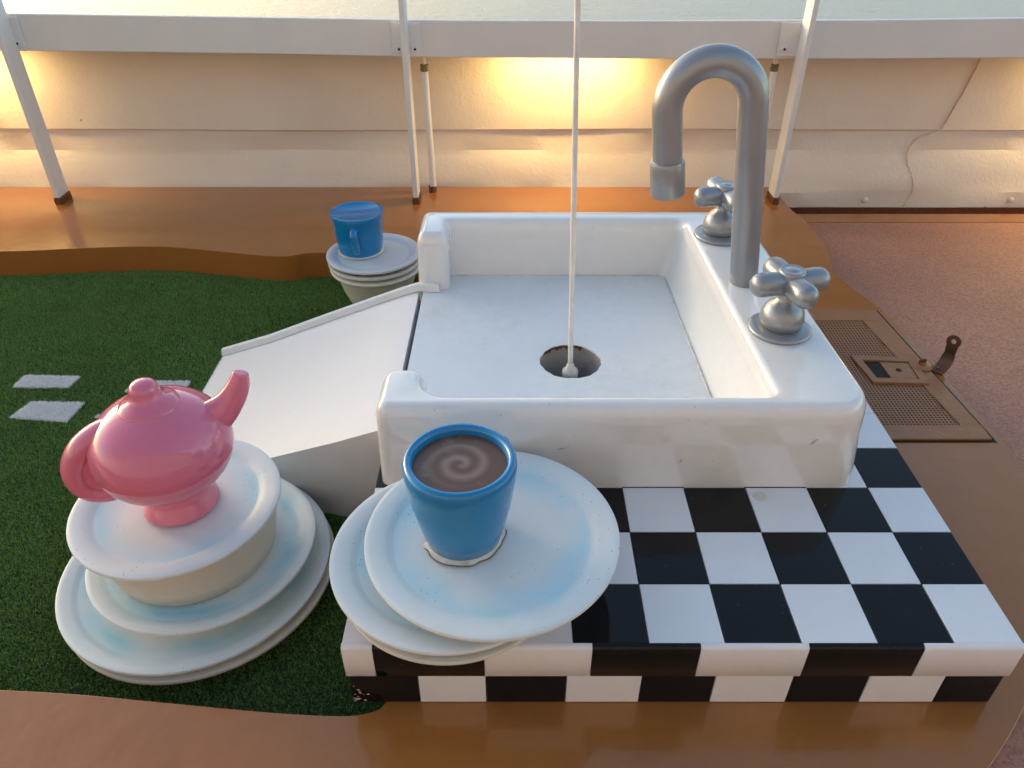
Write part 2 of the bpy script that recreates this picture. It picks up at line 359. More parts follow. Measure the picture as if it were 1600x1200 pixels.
def inside(px, py, poly):
    x, y = px, py; c = np.zeros(len(x), bool); n = len(poly)
    for i in range(n):
        x0, y0 = poly[i]; x1, y1 = poly[i - 1]
        cond = ((y0 > y) != (y1 > y)) & (x < (x1 - x0) * (y - y0) / (y1 - y0 + 1e-12) + x0)
        c ^= cond
    return c
rng = np.random.default_rng(3)
dashes = [[(-1.80, 2.225), (-1.60, 2.222), (-1.59, 2.29), (-1.795, 2.296)], [(-1.714, 2.045), (-1.509, 2.021), (-1.50, 2.128), (-1.71, 2.135)],
          [(-1.382, 2.195), (-1.18, 2.19), (-1.172, 2.258), (-1.375, 2.262)], [(-1.425, 2.045), (-1.22, 2.03), (-1.21, 2.128), (-1.34, 2.135)]]
dashes[1][3] = (-1.685, 2.135)
def blades(name, x, y, hgt, wid, m, parent):
    n = len(x); ang = rng.uniform(0, 2 * np.pi, n); la = rng.uniform(0, 2 * np.pi, n); lean = rng.uniform(0.1, 1.0, n) * hgt
    h = hgt * rng.uniform(0.6, 1.15, n); w_ = wid * rng.uniform(0.7, 1.2, n)
    co = np.zeros((n, 5, 3), np.float32); dx, dy = np.cos(ang) * w_ / 2, np.sin(ang) * w_ / 2; z0 = -0.1245
    lx, ly = np.cos(la) * lean, np.sin(la) * lean
    co[:, 0] = np.stack([x - dx, y - dy, 0 * x + z0], 1); co[:, 1] = np.stack([x + dx, y + dy, 0 * x + z0], 1)
    co[:, 2] = np.stack([x + dx * .9 + lx * .35, y + dy * .9 + ly * .35, z0 + h * .6], 1); co[:, 3] = np.stack([x - dx * .9 + lx * .35, y - dy * .9 + ly * .35, z0 + h * .6], 1)
    co[:, 4] = np.stack([x + lx, y + ly, z0 + h], 1)
    idx = np.arange(n)[:, None] * 5
    loops = (idx + np.array([[0, 1, 2, 3, 3, 2, 4]])).astype(np.int32).ravel()
    st = np.zeros((n, 2), np.int32); st[:, 0] = np.arange(n) * 7; st[:, 1] = st[:, 0] + 4
    me = bpy.data.meshes.new(name); me.vertices.add(n * 5); me.vertices.foreach_set('co', co.ravel())
    me.loops.add(len(loops)); me.loops.foreach_set('vertex_index', loops)
    me.polygons.add(n * 2); me.polygons.foreach_set('loop_start', st.ravel())
    at = me.attributes.new('rnd', 'FLOAT', 'POINT'); at.data.foreach_set('value', np.repeat(rng.uniform(0, 1, n), 5).astype(np.float32))
    me.update(calc_edges=True); me.validate()
    o = link(name, me, m, parent, smooth=False); o['kind'] = 'stuff'
    return o
n = 600000
tx = rng.uniform(-2.75, -0.24, n); ty = rng.uniform(0.86, 3.17, n)
inpoly = [tuple(p) for p in catmull(inner, 6)]
keep = inside(tx, ty, inpoly + [(-3.3, 3.10), (-3.3, 1.0)])
dm = np.zeros(n, bool)
for d in dashes: dm |= inside(tx, ty, d)
# nothing grows through what stands on the turf
foot = (np.hypot(tx + 0.80, ty - 1.335) < 0.20) | (np.hypot(tx + 0.585, ty - 2.89) < 0.11) | ((tx > -1.09) & (ty > 1.75 - 0.2 * (tx + 1.1)) & (ty < 2.43 - 0.17 * (tx + 1.1)))
blades('turf_blades', tx[keep & ~dm & ~foot], ty[keep & ~dm & ~foot], 0.0085, 0.0024, M['turf'], turf)
for d in dashes:
    d = np.array(d); k = 15000
    x = rng.uniform(d[:, 0].min(), d[:, 0].max(), k); y = rng.uniform(d[:, 1].min(), d[:, 1].max(), k); q = inside(x, y, [tuple(p) for p in d])
    blades('white_dash', x[q], y[q], 0.011, 0.0034, M['turf_white'], turf)

# ------------------------------------------------------------------ bulwark
prof = [(4.02, 0.75), (4.00, 0.62), (3.978, 0.283), (3.990, 0.272), (3.992, 0.170), (3.978, 0.140), (3.938, 0.055), (3.922, -0.022), (3.917, -0.034), (3.913, -0.118), (3.925, -0.124)]
back = [(4.12, -0.124), (4.12, 0.75)]
bm = bmesh.new(); rows = []
xs = np.linspace(-5.5, 6.5, 121)
for x in xs:
    row = []
    for i, (y, z) in enumerate(prof + back):
        wv = 0.004 * math.sin(2.3 * x + i) + 0.003 * math.sin(5.1 * x + 2 * i)
        row.append(bm.verts.new((x, y + (wv if i < len(prof) else 0), z + (0.004 * math.sin(1.9 * x) if 2 <= i <= 3 else 0))))
    rows.append(row)
for a_, b_ in zip(rows, rows[1:]):
    for i in range(len(a_)): j = (i + 1) % len(a_); bm.faces.new((a_[i], b_[i], b_[j], a_[j]))
bm.faces.new(rows[0]); bm.faces.new(rows[-1][::-1])
bul = obj('bulwark_wall', bm, M['wall'], angle=28)
tag(bul, 'cream painted steel bulwark with crinkled paint and a horizontal ledge, behind the kerb', 'bulwark')
bm = bmesh.new()
wl = [(2.324, 3.994, 0.62), (2.30, 3.990, 0.50), (2.27, 3.984, 0.40), (2.235, 3.976, 0.285)]
add_sweep(bm, catmull(wl, 5), 0.0045, 6); obj('weld_seam', bm, M['weld'], bul)
bm = bmesh.new()
wl = [(2.22, 3.986, 0.272), (2.13, 3.986, 0.235), (2.095, 3.985, 0.17), (2.10, 3.958, 0.11), (2.13, 3.932, 0.05), (2.15, 3.918, -0.01), (2.14, 3.911, -0.06), (2.12, 3.908, -0.11)]
add_sweep(bm, [(p[0] + 0.005 * math.sin(9 * i), p[1], p[2]) for i, p in enumerate(catmull(wl, 5))], 0.0026, 6); obj('paint_crack', bm, M['weld'], bul)
for x in (1.908, 2.696, 3.48):
    bm = bmesh.new(); add_lathe(bm, [(0.016, 0), (0.015, 0.006), (0.009, 0.011), (0, 0.012)], 12, (x, 3.915, -0.076), frame((0, -1, 0))); obj('bolt', bm, M['wall'], bul)

# rail board in front of the top of the bulwark
bm = bmesh.new()
rp = [(-4.5, .905, .745), (-3.4, .885, .725), (-2.33, .861, .704), (-1.17, .845, .690), (-.29, .832, .674), (.585, .830, .669), (1.6, .833, .668), (2.33, .842, .673), (3.4, .85, .68), (4.5, .86, .69)]
rows = [[bm.verts.new((x, 3.78, b_)), bm.verts.new((x, 3.78, t)), bm.verts.new((x, 3.815, t)), bm.verts.new((x, 3.815, b_))] for x, t, b_ in rp]
for a_, b_ in zip(rows, rows[1:]):
    for i in range(4): j = (i + 1) % 4; bm.faces.new((a_[i], a_[j], b_[j], b_[i]))
bm.faces.new(rows[0][::-1]); bm.faces.new(rows[-1])
rail = obj('rail_board', bm, M['rail'], bevel=0.004, seg=2, blim=50)
bm = bmesh.new(); add_box(bm, -4.5, 6.5, 3.816, 4.145, 0.751, 0.775); obj('cap', bm, M['rail'], rail, bevel=0.004)
tag(rail, 'long broad white rail board running along the top of the bulwark', 'rail')

def post(x, zt, label, dx=0.0):
    p = empty('rail_post', (x, 3.715, 0), label, 'post', 'white flat bar posts along the rail')
    bm = bmesh.new(); add_box(bm, -0.0125, 0.0125, -0.05, 0.05, 0.028, 1.75); obj('bar', bm, M['rail'], p, bevel=0.003, seg=2)
    bm = bmesh.new(); add_box(bm, -0.018, 0.018, -0.056, 0.056, -0.002, 0.034); obj('painted_foot', bm, M['rust'], p, bevel=0.006, seg=2)
    bm = bmesh.new(); add_box(bm, -0.068 + dx, 0.068 + dx, 0.0505, 0.0645, zt - 0.145, zt); pl = obj('mounting_plate', bm, M['rail'], p, bevel=0.003, seg=2)
    for s in (-1, 1):
        bm = bmesh.new(); add_lathe(bm, [(0.017, 0), (0.017, 0.004), (0.0155, 0.006), (0, 0.0065)], 20, (s * 0.037 + dx, 0.0505, zt - 0.112), frame((0, -1, 0))); obj('washer', bm, M['rail'], pl)
        bm = bmesh.new(); add_lathe(bm, [(0.006, 0), (0.005, 0.003), (0, 0.003)], 10, (s * 0.037 + dx, 0.0440, zt - 0.112), frame((0, -1, 0))); obj('bolt', bm, M['shade_bolt_black'], pl)
    return p
post(-2.300, 0.850, 'white rail post with a brown painted foot, at the far left on the brown kerb', -0.022)
post(-0.487, 0.826, 'white rail post with a brown foot, behind the small blue cup')
post(1.335, 0.826, 'white rail post behind the silver faucet, at the corner of the brown kerb', -0.034)

def stub(x, label):
    p = empty('vent_pipe', (x, 3.835, 0), label, 'pipe', 'thin pipe stubs beside the rail posts')
    bm = bmesh.new(); add_sweep(bm, [(0.004, 0, 0.03), (0, 0, 0.3), (-0.004, 0, 0.604)], 0.0165, 16); obj('tube', bm, M['rail'], p)
    bm = bmesh.new(); add_lathe(bm, [(0.020, -0.003), (0.020, 0.034)], 14, (0, 0, 0)); obj('painted_foot', bm, M['rust'], p)
    bm = bmesh.new(); add_lathe(bm, [(0.012, 0.6), (0.0195, 0.602), (0.0195, 0.632), (0.012, 0.634)], 8, (-0.004, 0, 0)); obj('brass_fitting', bm, M['brass'], p)
    bm = bmesh.new(); add_sweep(bm, [(-0.004, 0, 0.63), (-0.008, 0.005, 0.66), (-0.022, 0.012, 0.70)], 0.010, 12); obj('top_tube', bm, M['rail'], p)
stub(-0.416, 'thin white pipe stub with a brass fitting, right of the middle rail post')
stub(1.262, 'thin white pipe stub with a brass fitting, mostly hidden behind the silver faucet')

LAMP_W = 1.9
def lamp(x, label):
    p = empty('bulwark_lamp', (x, 3.858, 0.722), label, 'lamp', 'warm lamps under the rail')
    bm = bmesh.new(); add_box(bm, -0.32, 0.32, -0.04, 0.05, 0.0, 0.03); obj('housing', bm, M['rail'], p, bevel=0.006)
    bm = bmesh.new(); add_box(bm, -0.31, 0.31, -0.03, 0.035, -0.016, 0.0); obj('diffuser', bm, M['glow'], p, bevel=0.004)
    l = bpy.data.lights.new('lamp_light', 'AREA'); l.shape = 'RECTANGLE'; l.size = 0.62; l.size_y = 0.06; l.energy = LAMP_W; l.color = (1.0, 0.66, 0.22); l.spread = R(170)
    lo = bpy.data.objects.new('lamp_light', l); COL.objects.link(lo); lo.parent = p; lo.location = (0, 0, -0.022); lo.rotation_euler = (R(-8), 0, 0)
lamp(0.27, 'lit warm lamp hidden under the rail, glowing on the bulwark behind the sink')
lamp(-2.75, 'lit warm lamp hidden under the rail, glowing behind the left rail post')
lamp(3.10, 'lit warm lamp hidden under the rail, at the right end of the bulwark')

# ------------------------------------------------------------------ checkered plinth
pl = empty('checkered_plinth', (0, 0, 0), 'low black and white checkered plinth under the white sink', 'plinth')
X0, X1, Y0, Y1 = -0.335, 1.005, 0.917, 2.53
bm = bmesh.new(); [add_box(bm, *q, 0.002, 0.180) for q in ((X0 + 0.012, X1 - 0.012, Y0 + 0.018, 1.75), (X0 + 0.012, X1 - 0.012, 1.97, Y1), (X0 + 0.012, 0.06, 1.75, 1.97), (0.285, X1 - 0.012, 1.75, 1.97))]; obj('core', bm, M['joint'], pl)
cols = [-0.335, -0.18, -0.03, 0.12, 0.27, 0.42, 0.57, 0.72, 0.87, 1.005]
rowsY = [0.921, 1.069, 1.219, 1.367, 1.517, 1.667, 1.817, 1.967, 2.117, 2.267, 2.53]
def piece(name, x0, x1, y0, y1, z0, z1, m, bev=0.0018, seg=2):
    bm = bmesh.new(); add_box(bm, x0, x1, y0, y1, z0, z1); return obj(name, bm, m, pl, bevel=bev, seg=seg)
g = 0.0007
for j in range(len(rowsY) - 1):
    for i in range(9):
        if j >= 4 and i < 7: continue                       # under the sink
        black = (i + j) % 2 == 1 if j == 0 else (i + j) % 2 == 1
        jx = rnd.uniform(-.0008, .0008)
        piece('tile', cols[i] + g + jx, cols[i + 1] - g + jx, rowsY[j] + g, rowsY[j + 1] - g, 0.178, 0.190 + rnd.uniform(-.0003, .0003), M['tile_black'] if black and j < 5 else M['tile_white'])
# nosing (upper course of the front edge) and lower course
lip = [-0.336, -0.274, -0.055, 0.158, 0.370, 0.583, 0.808, 1.006]
for k in range(len(lip) - 1):
    bm = bmesh.new()
    pr = [(0.9215, 0.176), (0.9215, 0.1902), (0.917, 0.1895), (0.9125, 0.1865), (0.9105, 0.181), (0.9105, 0.098), (0.913, 0.095), (0.935, 0.095), (0.935, 0.176)]
    add_prism(bm, [(lip[k] + g, y, z) for y, z in pr], [(lip[k + 1] - g, y, z) for y, z in pr])
    obj('nosing_tile', bm, M['tile_black'] if k % 2 else M['tile_white'], pl, angle=50)
low = [-0.332, -0.192, -0.053, 0.111, 0.265, 0.414, 0.573, 0.727, 0.882, 1.000]
for k in range(len(low) - 1):
    piece('skirting_tile', low[k] + g, low[k + 1] - g, 0.9135, 0.934, 0.002, 0.0945, M['tile_white'] if k % 2 else M['tile_black'], 0.002)
for j in range(len(rowsY) - 1):
    for nm, z0, z1, dx in (('side_tile', 0.095, 0.1765, 0.0), ('side_tile', 0.002, 0.0945, -0.004)):
        m = M['tile_white'] if (j % 2 == 0) == (z0 > 0.05) else M['tile_black']
        piece(nm, X1 - 0.011 + dx, X1 - 0.0005 + dx, max(rowsY[j], 0.9365) + g, rowsY[j + 1] - g, z0, z1, m if j else M['tile_white'])
        piece(nm, X0 + 0.0005 - dx, X0 + 0.011 - dx, max(rowsY[j], 0.9365) + g, rowsY[j + 1] - g, z0, z1, m)
bm = bmesh.new(); add_lathe(bm, [(0.017, 0), (0.016, 0.0012), (0, 0.0014)], 20, (0.598, 1.335, 0.1901)); obj('paint_chip', bm, M['bowl'], pl)

bm = bmesh.new()
for _ in range(15):
    cx_ = -0.331 + abs(rnd.gauss(0, 0.012)); cz_ = 0.006 + abs(rnd.gauss(0, 0.022)); r_ = rnd.uniform(0.0008, 0.0035) * (1.4 if cz_ < 0.02 else 1)
    bm.faces.new([bm.verts.new((cx_ + r_ * rnd.uniform(.5, 1.3) * math.cos(t), 0.9131, cz_ + r_ * rnd.uniform(.3, .9) * math.sin(t))) for t in (0, 1.1, 2.2, 3.3, 4.4, 5.5)])
tag(obj('peeled_paint', bm, M['chip'], pl), kind='stuff')

# ------------------------------------------------------------------ sink
sk = empty('giant_sink', (0.24, 1.93, 0.19), 'giant glossy white sink with one side open for the ramp, on the checkered plinth', 'sink')
def shift(pts, o=(-0.24, -1.93)): return [(x + o[0], y + o[1]) for x, y in pts]
bot = [(-0.322, 1.368), (0.842, 1.368), (0.826, 2.505), (-0.322, 2.505), (-0.322, 2.30), (-0.212, 2.30), (-0.212, 2.405), (0.530, 2.405), (0.545, 1.425), (-0.205, 1.425), (-0.205, 1.53), (-0.322, 1.53)]
top = [(-0.316, 1.356), (0.834, 1.356), (0.808, 2.510), (-0.316, 2.510), (-0.316, 2.30), (-0.212, 2.30), (-0.212, 2.412), (0.575, 2.412), (0.600, 1.418), (-0.205, 1.418), (-0.205, 1.53), (-0.316, 1.53)]
rr_ = [0.035, 0.085, 0.06, 0.035, 0.03, 0.03, 0.006, 0.03, 0.018, 0.055, 0.045, 0.045]
rb_ = list(rr_); rb_[1] = 0.045; rb_[2] = 0.045
lb, lt = shift(round_poly(bot, rb_, 8)), shift(round_poly(top, rr_, 8))
bm = bmesh.new()
K = [(0.0, 0.0), (0.5, 0.35), (1.0, 0.90), ]   # a few rings so that the walls swell a little
def mixl(a_, b_, t): return [(p[0] * (1 - t) + q[0] * t, p[1] * (1 - t) + q[1] * t) for p, q in zip(a_, b_)]
def inset(L_, d):
    out = []; m_ = len(L_)
    for k in range(m_):
        p = Vector(L_[k]); a_ = p - Vector(L_[k - 1]); b_ = Vector(L_[(k + 1) % m_]) - p; a_.normalize(); b_.normalize()
        n1 = Vector((-a_.y, a_.x)); n2 = Vector((-b_.y, b_.x)); nm = (n1 + n2).normalized()
        q = p + nm * d / max(0.5, nm.dot(n1)); out.append((q.x, q.y))
    return out
rings = []
zr = [(0.0005, lb), (0.06, mixl(lb, lt, .25)), (0.13, mixl(lb, lt, .7)), (0.200, lt)]
for k in range(1, 10):
    t = R(90) * k / 9; zr.append((0.200 + 0.050 * math.sin(t), inset(lt, 0.027 * (1 - math.cos(t)))))
for z, L_ in zr:
    rings.append([bm.verts.new((a_[0], a_[1], z)) for a_ in L_])
nn = len(lb)
bm.faces.new(rings[0][::-1]); topf = bm.faces.new(rings[-1])
for a_, b_ in zip(rings, rings[1:]):
    for i in range(nn): bm.faces.new((a_[i], a_[(i + 1) % nn], b_[(i + 1) % nn], b_[i]))
obj('rim', bm, M['white_gloss'], sk, angle=50)
# basin floor with a round hole
HX, HY, HR = 0.172 - 0.24, 1.859 - 1.93, 0.090
bm = bmesh.new(); NS = 64
x0, x1, y0, y1 = -0.302 - 0.24, 0.56 - 0.24, 1.41 - 1.93, 2.415 - 1.93
ins, outs, low_ = [], [], []
for i in range(NS):
    t = 2 * math.pi * i / NS; cx_, sy_ = math.cos(t), math.sin(t)
    k = min(((x1 - HX) / cx_ if cx_ > 1e-9 else (x0 - HX) / cx_ if cx_ < -1e-9 else 1e9), ((y1 - HY) / sy_ if sy_ > 1e-9 else (y0 - HY) / sy_ if sy_ < -1e-9 else 1e9))
    jag = 1 + 0.02 * math.sin(5 * t) * math.sin(11 * t)
    ins.append(bm.verts.new((HX + HR * jag * cx_, HY + HR * jag * sy_, 0.046))); outs.append(bm.verts.new((HX + k * cx_, HY + k * sy_, 0.048)))
mid = [bm.verts.new((HX + (HR + 0.02) * math.cos(2 * math.pi * i / NS), HY + (HR + 0.02) * math.sin(2 * math.pi * i / NS), 0.0485)) for i in range(NS)]
lowr = [bm.verts.new((v.co.x, v.co.y, 0.040)) for v in ins]
for i in range(NS):
    j = (i + 1) % NS
    bm.faces.new((outs[i], outs[j], mid[j], mid[i])); bm.faces.new((mid[i], mid[j], ins[j], ins[i])); bm.faces.new((ins[i], ins[j], lowr[j], lowr[i]))
# corners of the rectangle
for cxy in ((x0, y0), (x1, y0), (x1, y1), (x0, y1)):
    pass
bmesh.ops.recalc_face_normals(bm, faces=bm.faces[:])
cs = [bm.verts.new((*c_, 0.048)) for c_ in ((x1, y1), (x0, y1), (x0, y0), (x1, y0))]
angs = [math.atan2(c_.co.y - HY, c_.co.x - HX) % (2 * math.pi) for c_ in cs]
for c_, an in zip(cs, angs):
    i = int(an / (2 * math.pi) * NS) % NS; bm.faces.new((outs[i], c_, outs[(i + 1) % NS]))
front = [bm.verts.new(p) for p in ((x0, y0, -0.0005), (x0, y1, -0.0005), (x0, y1, 0.048), (x0, y0, 0.048))]; bm.faces.new(front)
obj('basin_floor', bm, M['white_sat'], sk, angle=30)
bm = bmesh.new(); add_lathe(bm, [(0.094, 0.0385), (0.0945, -0.05), (0.090, -0.185), (0, -0.187)], 48, (HX, HY, 0)); 
bmesh.ops.reverse_faces(bm, faces=bm.faces[:]); obj('drain_cup', bm, M['cup_grime'], sk, recalc=False)
bm = bmesh.new()
for i in range(34):
    t0 = R(62) + R(88) * i / 34; t1 = t0 + R(88) / 34
    dpt = 0.006 + 0.012 * abs(math.sin(i * 0.9) * math.sin(i * 0.37 + 1))
    q = [(HX + 0.0885 * math.cos(t), HY + 0.0885 * math.sin(t), z) for t, z in ((t0, 0.0445), (t1, 0.0445), (t1, 0.0445 - dpt), (t0, 0.0445 - dpt * 0.8))]
    bm.faces.new([bm.verts.new(p) for p in q])
obj('peeled_edge', bm, M['rust'], sk)

bm = bmesh.new()
add_sweep(bm, [(p[0] - .24, p[1] - 1.93, 0.0475) for p in ((-0.20, 2.404), (0.0, 2.405), (0.3, 2.404), (0.52, 2.403))], 0.0032, 6)
add_sweep(bm, [(p[0] - .24, p[1] - 1.93, 0.0475) for p in ((0.536, 2.40), (0.537, 2.1), (0.543, 1.8), (0.548, 1.45))], 0.0032, 6)
obj('grime_line', bm, paint('grimy_sealant', (0.68, 0.66, 0.60), 0.7, 0.15, 60, ((80, 0.5, 0.002),), 0.8, (0.20, 0.15, 0.10)), sk)
for px, pz, L, an in ((0.700, 0.150, 0.024, 55), (0.115, 0.130, 0.022, 15), (0.40, 0.09, 0.012, 60), (-0.12, 0.11, 0.009, 80)):
    bm = bmesh.new(); c_, s_ = math.cos(R(an)), math.sin(R(an)); t_ = min(1, max(0, .25 + (pz - .06) / .07 * .45 if pz < .13 else .7 + (pz - .13) / .07 * .3)); yy = 1.368 + (1.356 - 1.368) * t_ - 1.93
    q = [(-L / 2, 0), (-L * .1, -0.0024), (L / 2, -0.0008), (L * .45, 0.0010), (0, 0.0018)]
    bm.faces.new([bm.verts.new((px - .24 + u * c_ - v * s_, yy - 0.0012, pz + u * s_ + v * c_)) for u, v in q])
    obj('paint_chip', bm, M['cup_grime'], sk)

# ------------------------------------------------------------------ faucet and its handles
fc = empty('silver_faucet', (0.672, 1.968, 0.44), 'tall silver gooseneck faucet standing on the right rim of the sink', 'faucet')
bm = bmesh.new()
rad = 0.1085; rise = 0.512; path = [(0, 0, -0.002), (0, 0, 0.01), (0, 0, 0.1), (0, 0, 0.2), (0, 0, 0.3), (0, 0, 0.4)]
for i in range(25):
    t = math.pi * i / 24; path.append((-rad + rad * math.cos(t), 0, rise + rad * math.sin(t)))
path += [(-2 * rad, 0, rise - 0.05), (-2 * rad, 0, rise - 0.14)]
tilt = Matrix.Rotation(R(-7.0), 3, 'Y')
path = [tilt @ Vector(p) for p in path]
add_sweep(bm, path, [0.0395] * 4 + [0.0390] * (len(path) - 4), 40); obj('spout', bm, M['silver'], fc)
bm = bmesh.new(); ax = tilt
base = tilt @ Vector((-2 * rad, 0, rise - 0.137))
add_lathe(bm, [(0.037, 0.012), (0.0445, 0.010), (0.0465, 0.003), (0.0465, -0.078), (0.0435, -0.083), (0.036, -0.084), (0.034, -0.06), (0, -0.06)], 48, base, ax); obj('nozzle', bm, M['silver'], fc)

def make_handle(loc, label, rot, s=1.0):
    h = empty('tap_handle', loc, label, 'tap handle', 'silver cross tap handles on the sink')
    bm = bmesh.new(); add_lathe(bm, [(0.076, -0.001), (0.081, 0.004), (0.081, 0.009), (0.076, 0.0135), (0.055, 0.016), (0, 0.017)], 56); obj('flange', bm, M['silver'], h, angle=60)
    bm = bmesh.new(); add_lathe(bm, [(0.045, 0.014), (0.0535, 0.022), (0.0565, 0.040), (0.052, 0.062), (0.040, 0.078), (0.028, 0.088), (0.023, 0.100), (0.024, 0.118), (0.030, 0.128)], 48); obj('bonnet', bm, M['silver'], h, angle=80)
    bm = bmesh.new(); add_lathe(bm, [(0.022, 0.108), (0.031, 0.118), (0.033, 0.145), (0.0335, 0.168), (0.031, 0.174), (0.0285, 0.175), (0.025, 0.1735), (0.015, 0.1735), (0.012, 0.175), (0, 0.176)], 40); obj('hub', bm, M['silver'], h, angle=60)
    for k in range(4):
        t = R(rot + 90 * k); d = (math.cos(t), math.sin(t), 0.03)
        bm = bmesh.new(); add_lathe(bm, [(0.0290, 0.008), (0.0298, 0.026), (0.0308, 0.040), (0.0314, 0.054), (0.0316, 0.068), (0.0306, 0.081), (0.0270, 0.092), (0.0200, 0.0995), (0.0100, 0.1040), (0, 0.1050)], 32, (0, 0, 0.137), frame(d)); obj('arm', bm, M['silver'], h, angle=80)
make_handle((0.697, 1.697, 0.44), 'silver cross tap handle on the near corner of the sink, in front of the faucet', 12)
make_handle((0.672, 2.287, 0.44), 'silver cross tap handle behind the faucet, partly hidden by it', 13)

# ------------------------------------------------------------------ ramp up to the sink
rp_ = empty('golf_ramp', (-0.7, 2.0, -0.125), 'sloping white ramp leading from the green turf up into the sink', 'ramp')
def RP(x, y, z): return (x + 0.7, y - 2.0, z + 0.125)
prof_r = [(-1.112, 2.452, 1.705, -0.121), (-0.90, 2.405, 1.665, -0.030), (-0.652, 2.365, 1.605, 0.086), (-0.47, 2.335, 1.565, 0.170), (-0.39, 2.32, 1.552, 0.207), (-0.345, 2.313, 1.546, 0.226), (-0.318, 2.31, 1.543, 0.2335)]
bm = bmesh.new(); T_, B_ = [], []
for x, yb, yf, z in prof_r:
    T_.append((bm.verts.new(RP(x, yf, z)), bm.verts.new(RP(x, yb, z))))
    B_.append((bm.verts.new(RP(x, yf + 0.012, -0.124)), bm.verts.new(RP(x, yb, -0.124))))
for i in range(len(T_) - 1):
    bm.faces.new((T_[i][0], T_[i + 1][0], T_[i + 1][1], T_[i][1])); bm.faces.new((B_[i][0], B_[i][1], B_[i + 1][1], B_[i + 1][0]))
    bm.faces.new((T_[i][0], B_[i][0], B_[i + 1][0], T_[i + 1][0])); bm.faces.new((T_[i][1], T_[i + 1][1], B_[i + 1][1], B_[i][1]))
for i in (0, -1): bm.faces.new((T_[i][0], T_[i][1], B_[i][1], B_[i][0]))
obj('ramp_board', bm, M['ramp_white'], rp_, angle=20)
bm = bmesh.new(); rows = []
for x, yb, yf, z in prof_r[:-1] + [(-0.318, 2.308, 0, 0.2365), (-0.245, 2.295, 0, 0.2385)]:
    h_ = 0.026; y0_, y1_ = yb - 0.022, yb + 0.003
    rows.append([bm.verts.new(RP(x, y0_, z + 0.0008)), bm.verts.new(RP(x, y1_, z + 0.0008)), bm.verts.new(RP(x, y1_, z + h_)), bm.verts.new(RP(x, y0_ + 0.006, z + h_))])
for a_, b_ in zip(rows, rows[1:]):
    for i in range(4): j = (i + 1) % 4; bm.faces.new((a_[i], a_[j], b_[j], b_[i]))
bm.faces.new(rows[0][::-1]); bm.faces.new(rows[-1])
obj('edge_strip', bm, M['white_sat'], rp_, bevel=0.003, seg=2)

# ------------------------------------------------------------------ flagstick in the drain hole
fp = empty('flagstick', (0.171, 1.842, 0.080), 'slender off-white pole standing in the drain hole of the sink', 'pole')
top_dx = -0.0225 / 0.98
bm = bmesh.new(); add_sweep(bm, [(0, 0, 0.145), (top_dx * .5, 0.025, 0.63), (top_dx, 0.05, 1.11), (top_dx * 1.5, 0.075, 1.6)], 0.0072, 16); obj('shaft', bm, M['pole'], fp)
bm = bmesh.new(); add_lathe(bm, [(0.0075, 0.165), (0.0105, 0.160), (0.0125, 0.150), (0.0225, 0.140), (0.0240, 0.132), (0.0230, 0.122), (0, 0.1215)], 24, (0, 0, -0.004)); fer = obj('ferrule', bm, M['pole'], fp)
bm = bmesh.new()
for k in range(10):
    t = 2 * math.pi * k / 10; c_, s_ = math.cos(t), math.sin(t)
    add_box(bm, 0.0205 * c_ - 0.0028, 0.0205 * c_ + 0.0028, 0.0205 * s_ - 0.0028, 0.0205 * s_ + 0.0028, 0.092, 0.120)
add_lathe(bm, [(0.011, 0.120), (0.011, -0.060), (0, -0.061)], 16)
obj('slotted_foot', bm, M['pole'], fp)
bm = bmesh.new(); add_lathe(bm, [(0.018, 0.1195), (0.018, 0.085), (0, 0.085)], 16); obj('slot_shade_core', bm, M['shade_bolt_black'], fp)  # black core painted as the shade between the slots

# ------------------------------------------------------------------ plates, bowls, cups, teapot
def plate_profile(r, foot=0.035, t=0.012, w0=0.825, dep=0.011):
    q = 0.0035
    return [(0, -foot), (r * .58, -foot), (r * .60, -foot + .003), (r * .80, -t - 0.007), (r - .02, -t - .001), (r - q, -t), (r - q * .3, -t + q * .4), (r, -t + q), (r, -q), (r - q * .3, -q * .3), (r - q, 0.0), (r - .012, 0.0004),
            (r * (w0 + .03), -0.0030), (r * w0 + .004, -0.0042), (r * w0, -0.0052), (r * w0 - .008, -dep + .0012), (r * w0 - .014, -dep), (r * .5, -dep - .001), (0, -dep - .001)]
def plate(x, y, z, r, label, m, group, foot=0.035, name='plate', **kw):
    bm = bmesh.new(); add_lathe(bm, plate_profile(r, foot, **kw), 144)
    o = obj(name, bm, m, angle=22); o.location = (x, y, z); o.rotation_euler = (0, 0, rnd.uniform(0, 6.28))
    return tag(o, label, 'plate', group)
G1, G2, G3 = 'stacked plates under the pink teapot', 'stacked plates under the coffee cup', 'stacked plates under the small blue cup'
plate(-0.795, 1.325, -0.052, 0.331, 'lowest plate of the teapot stack, a thin rim showing just above the turf', M['bowl'], G1, foot=0.070)
plate(-0.803, 1.326, -0.022, 0.331, 'widest white plate with a strong blue ring in the teapot stack', M['plate_b'], G1, foot=0.016, w0=0.895)
plate(-0.772, 1.324, 0.045, 0.273, 'middle plate of the teapot stack with a bowl on it', M['plate_b'], G1, foot=0.058, w0=0.885)
plate(-0.797, 1.313, 0.200, 0.239, 'top plate of the left stack with the pink teapot on it', M['plate_a'], G1, foot=0.016)
bm = bmesh.new(); add_lathe(bm, [(0, -0.145), (0.180, -0.145), (0.190, -0.141), (0.200, -0.10), (0.210, -0.05), (0.217, 0), (0.212, 0.0015), (0, 0.0015)], 96)
o = obj('bowl', bm, M['bowl'], angle=60); o.location = (-0.790, 1.318, 0.182); tag(o, 'deep cream bowl turned under the top plate of the teapot stack', 'bowl')

